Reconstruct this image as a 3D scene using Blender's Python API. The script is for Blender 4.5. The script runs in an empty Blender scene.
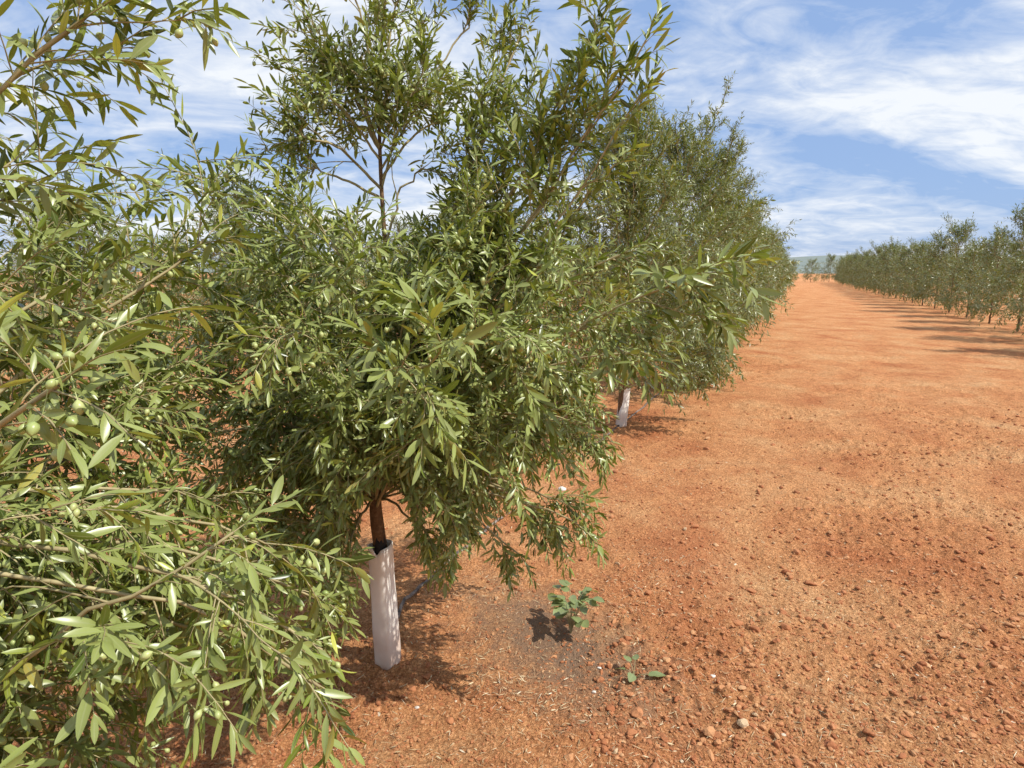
import bpy, math, random
import numpy as np
from mathutils import Vector
from mathutils.bvhtree import BVHTree

RNG = np.random.default_rng(11)
random.seed(11)
scene = bpy.context.scene
COL = scene.collection
F_PIX, CAM_H, PITCH = 620.0, 1.6, math.radians(10.4)

# ------------------------------------------------------------------ camera
cam_data = bpy.data.cameras.new('camera')
cam = bpy.data.objects.new('camera', cam_data)
COL.objects.link(cam)
cam.location = (0, 0, CAM_H)
cam.rotation_euler = (math.radians(90) - PITCH, 0, 0)
cam_data.sensor_width = 36
cam_data.lens = 36 * F_PIX / 1024
cam_data.clip_start = 0.05
cam_data.clip_end = 8000
scene.camera = cam

def ray(px, py):
    x = (px - 512) / F_PIX; y = -(py - 384) / F_PIX
    c, s = math.cos(PITCH), math.sin(PITCH)
    return np.array([x, c + y * s, y * c - s])

def P(px, py, Y):
    d = ray(px, py)
    return np.array([0, 0, CAM_H]) + d * (Y / d[1])

def G(px, py, z=0.0):
    d = ray(px, py)
    return np.array([0, 0, CAM_H]) + d * ((z - CAM_H) / d[2])

# ------------------------------------------------------------------ render look / world / sun
scene.view_settings.view_transform = 'Standard'
scene.view_settings.look = 'None'
scene.view_settings.exposure = 0
scene.view_settings.gamma = 1
scene.cycles.max_bounces = 8
scene.cycles.transmission_bounces = 4
scene.cycles.use_denoising = True

SUN_EL = math.radians(52)
sh = Vector((0.93, -0.36, 0)).normalized()
sun_dir = Vector((sh.x * math.cos(SUN_EL), sh.y * math.cos(SUN_EL), math.sin(SUN_EL)))
sd = bpy.data.lights.new('sun', 'SUN'); sd.energy = 5.0; sd.angle = math.radians(0.5); sd.color = (1, 0.955, 0.88)
so = bpy.data.objects.new('sun', sd); COL.objects.link(so)
so.rotation_euler = (-sun_dir).to_track_quat('-Z', 'Y').to_euler(); so.location = (20, 8, 30)

def N(nt, typ, **kw):
    n = nt.nodes.new(typ)
    for k, v in kw.items():
        if k == 'inp':
            for kk, vv in v.items(): n.inputs[kk].default_value = vv
        else: setattr(n, k, v)
    return n

def math_node(nt, op, a, b=None, clamp=False):
    n = nt.nodes.new('ShaderNodeMath'); n.operation = op; n.use_clamp = clamp
    for i, v in enumerate((a, b)):
        if v is None: continue
        if isinstance(v, (int, float)): n.inputs[i].default_value = v
        else: nt.links.new(v, n.inputs[i])
    return n.outputs[0]

def ramp(nt, fac, stops):
    n = nt.nodes.new('ShaderNodeValToRGB')
    el = n.color_ramp.elements
    while len(el) < len(stops): el.new(0.5)
    for e, (p, c) in zip(el, stops):
        e.position = p; e.color = (*c, 1) if len(c) == 3 else c
    nt.links.new(fac, n.inputs[0])
    return n.outputs[0]

def mixc(nt, fac, a, b, mode='MIX'):
    n = nt.nodes.new('ShaderNodeMix'); n.data_type = 'RGBA'; n.blend_type = mode
    for sock, v in ((n.inputs['Factor'], fac), (n.inputs['A'], a), (n.inputs['B'], b)):
        if isinstance(v, (int, float)): sock.default_value = v
        elif isinstance(v, tuple): sock.default_value = (*v, 1) if len(v) == 3 else v
        else: nt.links.new(v, sock)
    return n.outputs['Result']

world = bpy.data.worlds.new('World'); scene.world = world; world.use_nodes = True
wt = world.node_tree; wt.nodes.clear()
sky = N(wt, 'ShaderNodeTexSky', sky_type='NISHITA', sun_disc=False)
sky.sun_elevation = SUN_EL; sky.sun_rotation = math.atan2(sh.x, sh.y)
sky.altitude = 200; sky.air_density = 1.0; sky.dust_density = 1.0; sky.ozone_density = 1.5
tc = N(wt, 'ShaderNodeTexCoord')
sep = N(wt, 'ShaderNodeSeparateXYZ'); wt.links.new(tc.outputs['Generated'], sep.inputs[0])
zz = math_node(wt, 'ADD', math_node(wt, 'MAXIMUM', sep.outputs[2], 0.0), 0.22)
cx = math_node(wt, 'DIVIDE', sep.outputs[0], zz); cy = math_node(wt, 'DIVIDE', sep.outputs[1], zz)
cmb = N(wt, 'ShaderNodeCombineXYZ'); wt.links.new(cx, cmb.inputs[0]); wt.links.new(cy, cmb.inputs[1])
mp = N(wt, 'ShaderNodeMapping'); wt.links.new(cmb.outputs[0], mp.inputs[0])
mp.inputs['Rotation'].default_value = (0, 0, math.radians(-32)); mp.inputs['Scale'].default_value = (0.8, 1.15, 1)
mp.inputs['Location'].default_value = (3.3, 1.2, 0)
nz = N(wt, 'ShaderNodeTexNoise', inp={'Scale': 1.15, 'Detail': 9, 'Roughness': 0.56, 'Distortion': 0.7})
wt.links.new(mp.outputs[0], nz.inputs[0])
nz2 = N(wt, 'ShaderNodeTexNoise', inp={'Scale': 5.5, 'Detail': 8, 'Roughness': 0.6, 'Distortion': 1.4})
wt.links.new(mp.outputs[0], nz2.inputs[0])
s_ = math_node(wt, 'ADD', math_node(wt, 'MULTIPLY', nz.outputs[0], 0.78), math_node(wt, 'MULTIPLY', nz2.outputs[0], 0.22))
cl = ramp(wt, s_, [(0.41, (0.03, 0.03, 0.03)), (0.49, (0.4, 0.4, 0.4)), (0.58, (0.97, 0.97, 0.97))])
skyc = mixc(wt, 0.68, sky.outputs[0], (3.8, 6.0, 10.6))
cloudy = mixc(wt, cl, skyc, (10.4, 10.8, 11.3))
bg = N(wt, 'ShaderNodeBackground', inp={'Strength': 0.090}); wt.links.new(cloudy, bg.inputs[0])
wo = N(wt, 'ShaderNodeOutputWorld'); wt.links.new(bg.outputs[0], wo.inputs[0])

# ------------------------------------------------------------------ materials
def new_mat(name):
    m = bpy.data.materials.new(name); m.use_nodes = True
    nt = m.node_tree; nt.nodes.clear()
    out = nt.nodes.new('ShaderNodeOutputMaterial'); b = nt.nodes.new('ShaderNodeBsdfPrincipled')
    nt.links.new(b.outputs[0], out.inputs[0])
    return m, nt, b, out

def noise(nt, scale, detail=4, rough=0.55, coord='Object', dist=0.0):
    t = nt.nodes.new('ShaderNodeTexCoord')
    n = N(nt, 'ShaderNodeTexNoise', inp={'Scale': scale, 'Detail': detail, 'Roughness': rough, 'Distortion': dist})
    nt.links.new(t.outputs[coord], n.inputs[0])
    return n.outputs[0]

def bump(nt, b, h, strength, dist):
    n = N(nt, 'ShaderNodeBump', inp={'Strength': strength, 'Distance': dist})
    nt.links.new(h, n.inputs['Height']); nt.links.new(n.outputs[0], b.inputs['Normal'])

def leaf_material(name, dark, mid, yellow, under):
    m, nt, b, out = new_mat(name)
    a = N(nt, 'ShaderNodeAttribute', attribute_name='tint')
    ac = N(nt, 'ShaderNodeAttribute', attribute_name='across')
    top = ramp(nt, a.outputs['Fac'], [(0.0, dark), (0.55, mid), (0.93, yellow), (1.0, (0.30, 0.24, 0.06))])
    und = mixc(nt, a.outputs['Fac'], under, tuple(c * 0.75 for c in under))
    g = N(nt, 'ShaderNodeNewGeometry')
    col = mixc(nt, g.outputs['Backfacing'], top, und)
    rib = math_node(nt, 'LESS_THAN', ac.outputs['Fac'], 0.13)
    col2 = mixc(nt, math_node(nt, 'MULTIPLY', rib, 0.55), col, (0.30, 0.33, 0.14))
    nt.links.new(col2, b.inputs['Base Color'])
    b.inputs['Roughness'].default_value = 0.33
    b.inputs['Specular IOR Level'].default_value = 0.55
    tr = N(nt, 'ShaderNodeBsdfTranslucent')
    tcol = mixc(nt, 0.6, col, (0.38, 0.46, 0.04)); nt.links.new(tcol, tr.inputs[0])
    mx = N(nt, 'ShaderNodeMixShader', inp={0: 0.17})
    nt.links.new(b.outputs[0], mx.inputs[1]); nt.links.new(tr.outputs[0], mx.inputs[2])
    nt.links.new(mx.outputs[0], out.inputs[0])
    return m

M_LEAF = leaf_material('olive_leaf', (0.036, 0.062, 0.010), (0.195, 0.258, 0.034), (0.58, 0.61, 0.11), (0.30, 0.35, 0.10))
M_FAR = leaf_material('olive_leaf_far', (0.045, 0.068, 0.018), (0.140, 0.180, 0.044), (0.28, 0.31, 0.09), (0.21, 0.245, 0.10))
M_WEED = leaf_material('weed_leaf', (0.20, 0.24, 0.07), (0.38, 0.40, 0.13), (0.50, 0.50, 0.18), (0.28, 0.34, 0.14))
M_MID = leaf_material('olive_leaf_mid', (0.035, 0.058, 0.010), (0.145, 0.190, 0.030), (0.46, 0.49, 0.10), (0.22, 0.25, 0.09))

m, nt, b, out = new_mat('twig'); M_TWIG = m
nt.links.new(ramp(nt, noise(nt, 25), [(0.3, (0.26, 0.21, 0.10)), (0.7, (0.46, 0.39, 0.20))]), b.inputs['Base Color']); b.inputs['Roughness'].default_value = 0.7
m, nt, b, out = new_mat('bark'); M_BARK = m
h = noise(nt, 60, 6, 0.7)
nt.links.new(ramp(nt, h, [(0.25, (0.055, 0.032, 0.018)), (0.5, (0.17, 0.095, 0.045)), (0.75, (0.30, 0.19, 0.10))]), b.inputs['Base Color'])
bump(nt, b, h, 0.8, 0.01); b.inputs['Roughness'].default_value = 0.85
m, nt, b, out = new_mat('olive_fruit'); M_OLIVE = m
nt.links.new(ramp(nt, noise(nt, 9, 1), [(0.3, (0.26, 0.33, 0.09)), (0.7, (0.50, 0.53, 0.22))]), b.inputs['Base Color'])
b.inputs['Roughness'].default_value = 0.35
m, nt, b, out = new_mat('white_plastic'); M_GUARD = m
dirt = noise(nt, 7, 6, 0.65)
t = nt.nodes.new('ShaderNodeTexCoord'); sp = nt.nodes.new('ShaderNodeSeparateXYZ'); nt.links.new(t.outputs['Object'], sp.inputs[0])
low = math_node(nt, 'SUBTRACT', 1.6, math_node(nt, 'MULTIPLY', sp.outputs[2], 7.0), True)
dm = math_node(nt, 'MULTIPLY', math_node(nt, 'POWER', low, 1.4), dirt, True)
c1 = ramp(nt, dirt, [(0.3, (0.78, 0.75, 0.68)), (0.6, (0.88, 0.86, 0.80))])
nt.links.new(mixc(nt, dm, c1, (0.50, 0.25, 0.13)), b.inputs['Base Color'])
b.inputs['Roughness'].default_value = 0.42
bump(nt, b, noise(nt, 14, 3), 0.25, 0.01)
m, nt, b, out = new_mat('guard_lining'); M_DARK = m
b.inputs['Base Color'].default_value = (0.015, 0.014, 0.013, 1); b.inputs['Roughness'].default_value = 0.7
m, nt, b, out = new_mat('hose_plastic'); M_HOSE = m
nt.links.new(ramp(nt, noise(nt, 30, 5), [(0.35, (0.08, 0.065, 0.058)), (0.65, (0.30, 0.24, 0.20))]), b.inputs['Base Color']); b.inputs['Roughness'].default_value = 0.9; b.inputs['Specular IOR Level'].default_value = 0.1
m, nt, b, out = new_mat('pale_stone'); M_STONE = m
h = noise(nt, 40, 5)
nt.links.new(ramp(nt, h, [(0.3, (0.55, 0.47, 0.38)), (0.7, (0.82, 0.79, 0.72))]), b.inputs['Base Color']); bump(nt, b, h, 0.4, 0.005); b.inputs['Roughness'].default_value = 0.8
m, nt, b, out = new_mat('straw'); M_STRAW = m
a = N(nt, 'ShaderNodeAttribute', attribute_name='tint')
nt.links.new(ramp(nt, a.outputs['Fac'], [(0, (0.20, 0.12, 0.07)), (0.35, (0.42, 0.30, 0.16)), (0.75, (0.62, 0.50, 0.30)), (1, (0.74, 0.66, 0.50))]), b.inputs['Base Color']); b.inputs['Roughness'].default_value = 0.8
m, nt, b, out = new_mat('clod_soil'); M_CLOD = m
a = N(nt, 'ShaderNodeAttribute', attribute_name='tint')
h = noise(nt, 90, 5, 0.65)
c1 = ramp(nt, a.outputs['Fac'], [(0, (0.34, 0.11, 0.040)), (0.55, (0.50, 0.205, 0.085)), (0.80, (0.60, 0.31, 0.14)), (0.92, (0.58, 0.42, 0.25)), (1, (0.70, 0.60, 0.45))])
nt.links.new(mixc(nt, 0.35, c1, ramp(nt, h, [(0.3, (0.30, 0.30, 0.30)), (0.7, (1, 1, 1))]), 'MULTIPLY'), b.inputs['Base Color'])
bump(nt, b, h, 0.6, 0.006); b.inputs['Roughness'].default_value = 0.95

# ground
GREY = G(562, 642); RED1 = G(690, 560)
m, nt, b, out = new_mat('red_earth'); M_SOIL = m
b.inputs['Roughness'].default_value = 0.95; b.inputs['Specular IOR Level'].default_value = 0.15
n1 = noise(nt, 1.1, 5, 0.6, dist=0.4); n2 = noise(nt, 11, 8, 0.7); n3 = noise(nt, 120, 6, 0.75); n4 = noise(nt, 420, 3, 0.7)
base = ramp(nt, n1, [(0.3, (0.52, 0.195, 0.080)), (0.5, (0.66, 0.310, 0.135)), (0.7, (0.72, 0.41, 0.20))])
base = mixc(nt, 0.75, base, ramp(nt, n2, [(0.25, (0.55, 0.46, 0.42)), (0.5, (0.95, 0.93, 0.90)), (0.75, (1.15, 1.15, 1.1))]), 'MULTIPLY')
base = mixc(nt, 0.6, base, ramp(nt, n3, [(0.36, (0.38, 0.31, 0.26)), (0.5, (1, 1, 1)), (0.64, (1.45, 1.6, 1.7))]), 'MULTIPLY')
speck = ramp(nt, n4, [(0.64, (0, 0, 0)), (0.70, (1, 1, 1))])
base = mixc(nt, math_node(nt, 'MULTIPLY', speck, 0.6), base, (0.74, 0.56, 0.36))
def voro(scale):
    t_ = nt.nodes.new('ShaderNodeTexCoord'); nd = N(nt, 'ShaderNodeTexNoise', inp={'Scale': scale * .6, 'Detail': 3})
    nt.links.new(t_.outputs['Object'], nd.inputs[0])
    ad = N(nt, 'ShaderNodeVectorMath', operation='MULTIPLY_ADD'); nt.links.new(nd.outputs['Color'], ad.inputs[0]); ad.inputs[1].default_value = (1.2 / scale,) * 3
    nt.links.new(t_.outputs['Object'], ad.inputs[2])
    v = N(nt, 'ShaderNodeTexVoronoi', inp={'Scale': scale}); nt.links.new(ad.outputs[0], v.inputs['Vector']); return v
v1 = voro(55.0); v2 = voro(150.0)
sep1 = N(nt, 'ShaderNodeSeparateColor'); nt.links.new(v2.outputs['Color'], sep1.inputs[0])
base = mixc(nt, 0.55, base, ramp(nt, sep1.outputs[0], [(0.0, (0.60, 0.52, 0.46)), (0.3, (0.9, 0.86, 0.82)), (0.8, (1.08, 1.08, 1.05)), (0.97, (1.5, 1.7, 1.9))]), 'MULTIPLY')
base = mixc(nt, 0.5, base, ramp(nt, v1.outputs['Distance'], [(0.25, (1.08, 1.08, 1.08)), (0.75, (0.62, 0.55, 0.5))]), 'MULTIPLY')
g = N(nt, 'ShaderNodeNewGeometry')
def blob(cpos, rx, ry, rot):
    mp = N(nt, 'ShaderNodeMapping', vector_type='TEXTURE')
    mp.inputs['Location'].default_value = (float(cpos[0]), float(cpos[1]), 0); mp.inputs['Rotation'].default_value = (0, 0, rot); mp.inputs['Scale'].default_value = (rx, ry, 50)
    nt.links.new(g.outputs['Position'], mp.inputs[0])
    ln = N(nt, 'ShaderNodeVectorMath', operation='LENGTH'); nt.links.new(mp.outputs[0], ln.inputs[0])
    wob = math_node(nt, 'ADD', ln.outputs['Value'], math_node(nt, 'MULTIPLY', math_node(nt, 'SUBTRACT', n2, 0.5), 1.8))
    return math_node(nt, 'SUBTRACT', 1.0, wob, True)
gb = blob(GREY, 0.42, 0.75, math.radians(35))
base = mixc(nt, math_node(nt, 'MULTIPLY', gb, 1.15, True), base, (0.28, 0.175, 0.11))
gb = blob(RED1, 0.35, 1.2, math.radians(-15))
base = mixc(nt, math_node(nt, 'MULTIPLY', gb, 0.7, True), base, (0.46, 0.16, 0.066))
nt.links.new(base, b.inputs['Base Color'])
hh = math_node(nt, 'ADD', math_node(nt, 'MULTIPLY', n3, 0.6), math_node(nt, 'MULTIPLY', n4, 0.2))
hh = math_node(nt, 'SUBTRACT', hh, math_node(nt, 'ADD', math_node(nt, 'MULTIPLY', v1.outputs['Distance'], 0.45), math_node(nt, 'MULTIPLY', v2.outputs['Distance'], 0.22)))
bump(nt, b, hh, 1.0, 0.022)

# ------------------------------------------------------------------ mesh helpers
def mesh_from(name, V, faces_by_size, mat, attrs=None, smooth=True):
    """faces_by_size: list of (n,k) int arrays"""
    me = bpy.data.meshes.new(name)
    V = np.asarray(V, np.float32)
    me.vertices.add(len(V)); me.vertices.foreach_set('co', V.ravel())
    loops = np.concatenate([f.ravel() for f in faces_by_size]).astype(np.int32)
    tot = np.concatenate([np.full(len(f), f.shape[1]) for f in faces_by_size]).astype(np.int32)
    st = np.concatenate([[0], np.cumsum(tot)[:-1]]).astype(np.int32)
    me.loops.add(len(loops)); me.loops.foreach_set('vertex_index', loops)
    me.polygons.add(len(tot)); me.polygons.foreach_set('loop_start', st); me.polygons.foreach_set('loop_total', tot)
    me.update(calc_edges=True)
    me.polygons.foreach_set('use_smooth', np.full(len(tot), smooth))
    for k, v in (attrs or {}).items():
        at = me.attributes.new(k, 'FLOAT', 'POINT'); at.data.foreach_set('value', np.asarray(v, np.float32))
    me.materials.append(mat)
    me.update()
    return me

def obj(name, me, parent=None):
    o = bpy.data.objects.new(name, me); COL.objects.link(o)
    if parent is not None: o.parent = parent
    return o

def empty(name, loc=(0, 0, 0), rz=0, parent=None):
    o = bpy.data.objects.new(name, None); COL.objects.link(o); o.location = loc; o.rotation_euler = (0, 0, rz)
    o.empty_display_size = 0.2
    return o

def tag(o, label=None, cat=None, group=None, kind=None):
    if label: o['label'] = label
    if cat: o['category'] = cat
    if group: o['group'] = group
    if kind: o['kind'] = kind
    return o

def unit(v):
    v = np.asarray(v, float); return v / (np.linalg.norm(v, axis=-1, keepdims=True) + 1e-9)

class Tubes:
    def __init__(s): s.V = []; s.F = []; s.n = 0
    def add(s, pts, rad, sides=5, cap=True):
        pts = np.asarray(pts, float); k = len(pts)
        rad = np.broadcast_to(np.asarray(rad, float), (k,))
        T = unit(np.gradient(pts, axis=0))
        ref = np.array([0.31, 0.17, 0.93]) if abs(T[0][2]) < 0.8 else np.array([1.0, 0.2, 0.1])
        A = unit(np.cross(T, ref)); B = np.cross(T, A)
        an = np.arange(sides) * 2 * math.pi / sides
        ring = A[:, None] * np.cos(an)[None, :, None] + B[:, None] * np.sin(an)[None, :, None]
        V = pts[:, None] + ring * rad[:, None, None]
        i = np.arange(k - 1)[:, None] * sides; j = np.arange(sides)[None]; j2 = (j + 1) % sides
        F = np.stack([i + j, i + j2, i + sides + j2, i + sides + j], -1).reshape(-1, 4) + s.n
        s.V.append(V.reshape(-1, 3)); s.F.append(F); s.n += k * sides
    def mesh(s, name, mat):
        return mesh_from(name, np.concatenate(s.V), [np.concatenate(s.F)], mat)

# leaf templates: rows of (t, w); three verts per row, folded along the midrib
def template(ts, ws, fold):
    t = np.repeat(ts, 3); side = np.tile([-1, 0, 1], len(ts)); w = np.repeat(ws, 3) * side
    lift = np.abs(w) * fold
    f = []
    for r in range(len(ts) - 1):
        a = r * 3
        f += [[a, a + 1, a + 4, a + 3], [a + 1, a + 2, a + 5, a + 4]]
    return t, w, lift, np.array(f), np.abs(side).astype(float)
T_NEAR = template(np.array([0, .07, .28, .52, .76, .92, 1.0]), np.array([.06, .16, .82, 1.0, .78, .36, .03]), 0.28)
T_MID = template(np.array([0, .25, .6, 1.0]), np.array([.08, .85, .9, .05]), 0.28)
T_FAR = template(np.array([0, .5, 1.0]), np.array([.1, 1.0, .08]), 0.2)
T_ROUND = template(np.array([0, .12, .2, .42, .68, .88, 1.0]), np.array([.08, .09, .72, 1.0, .82, .42, .04]), 0.2)

def leaves_mesh(name, Lf, tmpl, mat):
    pos, u, n, L, W, C, tint = [np.concatenate(x) for x in zip(*Lf)]
    t, w, lift, f, ac = tmpl
    u = unit(u); n = unit(n - u * (n * u).sum(1, keepdims=True)); s = np.cross(n, u)
    tw = RNG.normal(0, 0.25, len(L))
    V = (pos[:, None] + u[:, None] * (t[None, :, None] * (L[:, None, None]))
         + s[:, None] * (w[None] * W[:, None] / 2)[..., None]
         + n[:, None] * (lift[None] * W[:, None] / 2 + w[None] * W[:, None] / 2 * np.sin(tw[:, None] * t[None] * 2)
                         - C[:, None] * L[:, None] * t[None] ** 2)[..., None])
    k = len(t); F = (f[None] + (np.arange(len(L)) * k)[:, None, None]).reshape(-1, 4)
    return mesh_from(name, V.reshape(-1, 3), [F], mat, {'tint': np.repeat(tint, k), 'across': np.tile(ac, len(L))})

def bez(a, c, b_, n):
    t = np.linspace(0, 1, n)[:, None]
    return a * (1 - t) ** 2 + 2 * c * t * (1 - t) + b_ * t ** 2

def sample(pts, t):
    x = t * (len(pts) - 1); i = min(int(x), len(pts) - 2); f = x - i
    return pts[i] * (1 - f) + pts[i + 1] * f, unit(pts[i + 1] - pts[i])

def rnd3(): return unit(RNG.normal(size=3))

UP = np.array([0, 0, 1.0])
class Grow:
    """collects leaves, fruit and wood of one limb"""
    def __init__(s, leaf=0.062, density=1.0, spacing=0.017, fruit=0.0, keep=None):
        s.keep = keep
        s.leaf = leaf; s.spacing = spacing; s.fruit = fruit; s.L = []; s.fr = []; s.wood = Tubes(); s.density = density
    def shoot(s, p, d, length, droop=0.0, leafscale=1.0, r=0.0017, bare=0.12):
        if s.keep and not s.keep(p): return
        n = 6; pts = [p]; dd = unit(d)
        for i in range(n - 1):
            dd = unit(dd + np.array([0, 0, -1]) * droop * 0.22 + RNG.normal(0, 0.07, 3)); pts.append(pts[-1] + dd * length / (n - 1))
        pts = np.array(pts)
        if s.keep and not s.keep(pts[-1]): return
        s.wood.add(pts, np.linspace(r, r * 0.45, n), 3)
        m = max(2, int(length * (1 - bare) / s.spacing))
        ts = np.linspace(bare, 1, m)
        x = ts * (n - 1); i = np.minimum(x.astype(int), n - 2); f = (x - i)[:, None]
        pp = pts[i] * (1 - f) + pts[i + 1] * f; tt = unit(pts[i + 1] - pts[i])
        a = unit(np.cross(tt, rnd3())); b2 = np.cross(tt, a)
        dec = (np.arange(m) % 2)[:, None]
        side = np.where(dec == 0, a, b2)
        for sg in (-1, 1):
            keep = RNG.random(m) < 0.93
            k = int(keep.sum())
            if k == 0: continue
            ang = np.radians(RNG.uniform(22, 72, k)) * np.where(ts[keep] > 0.9, 0.45, 1.0)
            sv = unit(side[keep] * sg + RNG.normal(0, 0.38, (k, 3)))
            u = tt[keep] * np.cos(ang)[:, None] + sv * np.sin(ang)[:, None]
            u = unit(u + np.array([0, 0, -0.10]) )
            nn = unit(tt[keep] * 0.45 + UP * 0.75 + RNG.normal(0, 0.42, (k, 3)))
            prof = 0.75 + 0.35 * np.sin(np.clip(ts[keep], 0, 1) * math.pi * 0.85)
            L = s.leaf * leafscale * prof * RNG.uniform(0.62, 1.28, k)
            W = L * RNG.uniform(0.145, 0.26, k)
            tint = np.clip(RNG.normal(0.42, 0.31, k) + 0.12 * ts[keep], 0, 0.985)
            tint[RNG.random(k) < 0.009] = 1.0
            s.L.append((pp[keep], u, nn, L, W, RNG.normal(0.12, 0.16, k), tint))
        if s.fruit > 0:
            for q in range(m):
                if ts[q] < 0.75 and RNG.random() < s.fruit:
                    for w in range(RNG.integers(1, 4)):
                        dv = unit(side[q] * RNG.choice([-1, 1]) + rnd3() * 0.6 + np.array([0, 0, -0.7]))
                        s.fr.append((pp[q], pp[q] + dv * RNG.uniform(0.014, 0.032), unit(dv + np.array([0, 0, -0.8]))))
    def branch(s, p, d, length, r, droop, shoots, slen, up=0.25, leafscale=1.0):
        n = 7; pts = [p]; dd = unit(d)
        for i in range(n - 1):
            dd = unit(dd + np.array([0, 0, -1]) * droop * 0.16 + RNG.normal(0, 0.10, 3)); pts.append(pts[-1] + dd * length / (n - 1))
        pts = np.array(pts)
        if s.keep and not (s.keep(pts[-1]) and s.keep(pts[3])): return
        s.wood.add(pts, np.linspace(r, r * 0.4, n), 4)
        for k in range(int(round(shoots * s.density))):
            t = RNG.uniform(0.12, 1.0); q, tg = sample(pts, t)
            sd_ = unit(tg * RNG.uniform(0.3, 1.0) + rnd3() * 0.85 + UP * up)
            s.shoot(q, sd_, slen * RNG.uniform(0.55, 1.25) * (1.1 - 0.35 * t), droop, leafscale)
        s.shoot(pts[-1], dd, slen * RNG.uniform(0.7, 1.1), droop, leafscale, bare=0.0)

def limb(root, trunkpts, spec, kw, tmpl, mat, wood_mat=None):
    """spec: h (trunk param), tip, lift, r, nbranch, blen, droop, shoots, slen"""
    t0, tip, lift, r, nb, blen, droop, shoots, slen = spec[:9]
    up = spec[9] if len(spec) > 9 else 0.25
    start, _ = sample(trunkpts, t0)
    tip = np.asarray(tip, float)
    c = start + (tip - start) * 0.45 + UP * lift
    pts = bez(start, c, tip, 14); jit = np.cumsum(RNG.normal(0, 0.011, (14, 3)), 0); jit -= jit[-1] * np.linspace(0, 1, 14)[:, None]; pts += jit * np.linspace(0, 1, 14)[:, None]
    g = Grow(**kw)
    g.wood.add(pts, np.linspace(r, 0.003, 14), 6)
    for k in range(nb):
        t = 0.14 + 0.86 * (k + RNG.uniform(0, 1)) / nb
        q, tg = sample(pts, min(t, 0.99))
        d = unit(tg * RNG.uniform(0.4, 1.0) + rnd3() * 0.8 + UP * up)
        g.branch(q, d, blen * RNG.uniform(0.6, 1.2) * (1.15 - 0.45 * t), max(0.0022, r * 0.28), droop, shoots, slen, up)
    kp, g.keep = g.keep, None
    for q in range(5):
        p_, tg = sample(pts, (1.0, .99, .96, .92, .87)[q])
        g.shoot(p_, unit(tg + (rnd3() * .75 if q else 0) + UP * up * .5), slen * RNG.uniform(.5, .8), droop, bare=0.0)
    g.keep = kp
    lo = obj('limb', g.wood.mesh('limb', wood_mat or M_TWIG), root)
    if g.L:
        obj('foliage', leaves_mesh('foliage', g.L, tmpl, mat), lo)
    return g

def olive_shape():
    prof = [(0, .0), (.10, .34), (.3, .78), (.52, .92), (.75, .74), (.92, .36), (1.0, .0)]
    return prof
def olives_mesh(name, fr, size=0.0092, local=False):
    seg = 7; V = []; Fq = []; n0 = 0
    prof = olive_shape()
    for (q, p, d) in fr:
        d = unit(d); a = unit(np.cross(d, [0.3, 0.8, 0.1])); b2 = np.cross(d, a)
        sc = size * RNG.uniform(0.62, 1.15)
        if True:                     # fine stalk from twig to fruit
            mid = (q + p) / 2 + np.array([0, 0, -0.002])
            st = np.array([q, mid, p + d * sc * 0.1])
            T = unit(p - q); A = unit(np.cross(T, [0.2, 0.1, 0.97])); B = np.cross(T, A)
            for s_i in st:
                for k in range(3):
                    an = k * 2 * math.pi / 3; V.append(s_i + (A * math.cos(an) + B * math.sin(an)) * 0.0006)
            for r_ in range(2):
                for k in range(3):
                    k2 = (k + 1) % 3; Fq.append([n0 + r_ * 3 + k, n0 + r_ * 3 + k2, n0 + r_ * 3 + 3 + k2, n0 + r_ * 3 + 3 + k])
            n0 += 9
        for (t, w) in prof:
            w = max(w, 0.04)
            for k in range(seg):
                an = k * 2 * math.pi / seg
                V.append(p + d * (t * sc * 1.9) + (a * math.cos(an) + b2 * math.sin(an)) * w * sc * 0.78)
        for r_ in range(len(prof) - 1):
            for k in range(seg):
                k2 = (k + 1) % seg
                Fq.append([n0 + r_ * seg + k, n0 + r_ * seg + k2, n0 + (r_ + 1) * seg + k2, n0 + (r_ + 1) * seg + k])
        n0 += len(prof) * seg
    return mesh_from(name, np.array(V), [np.array(Fq)], M_OLIVE)

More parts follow.
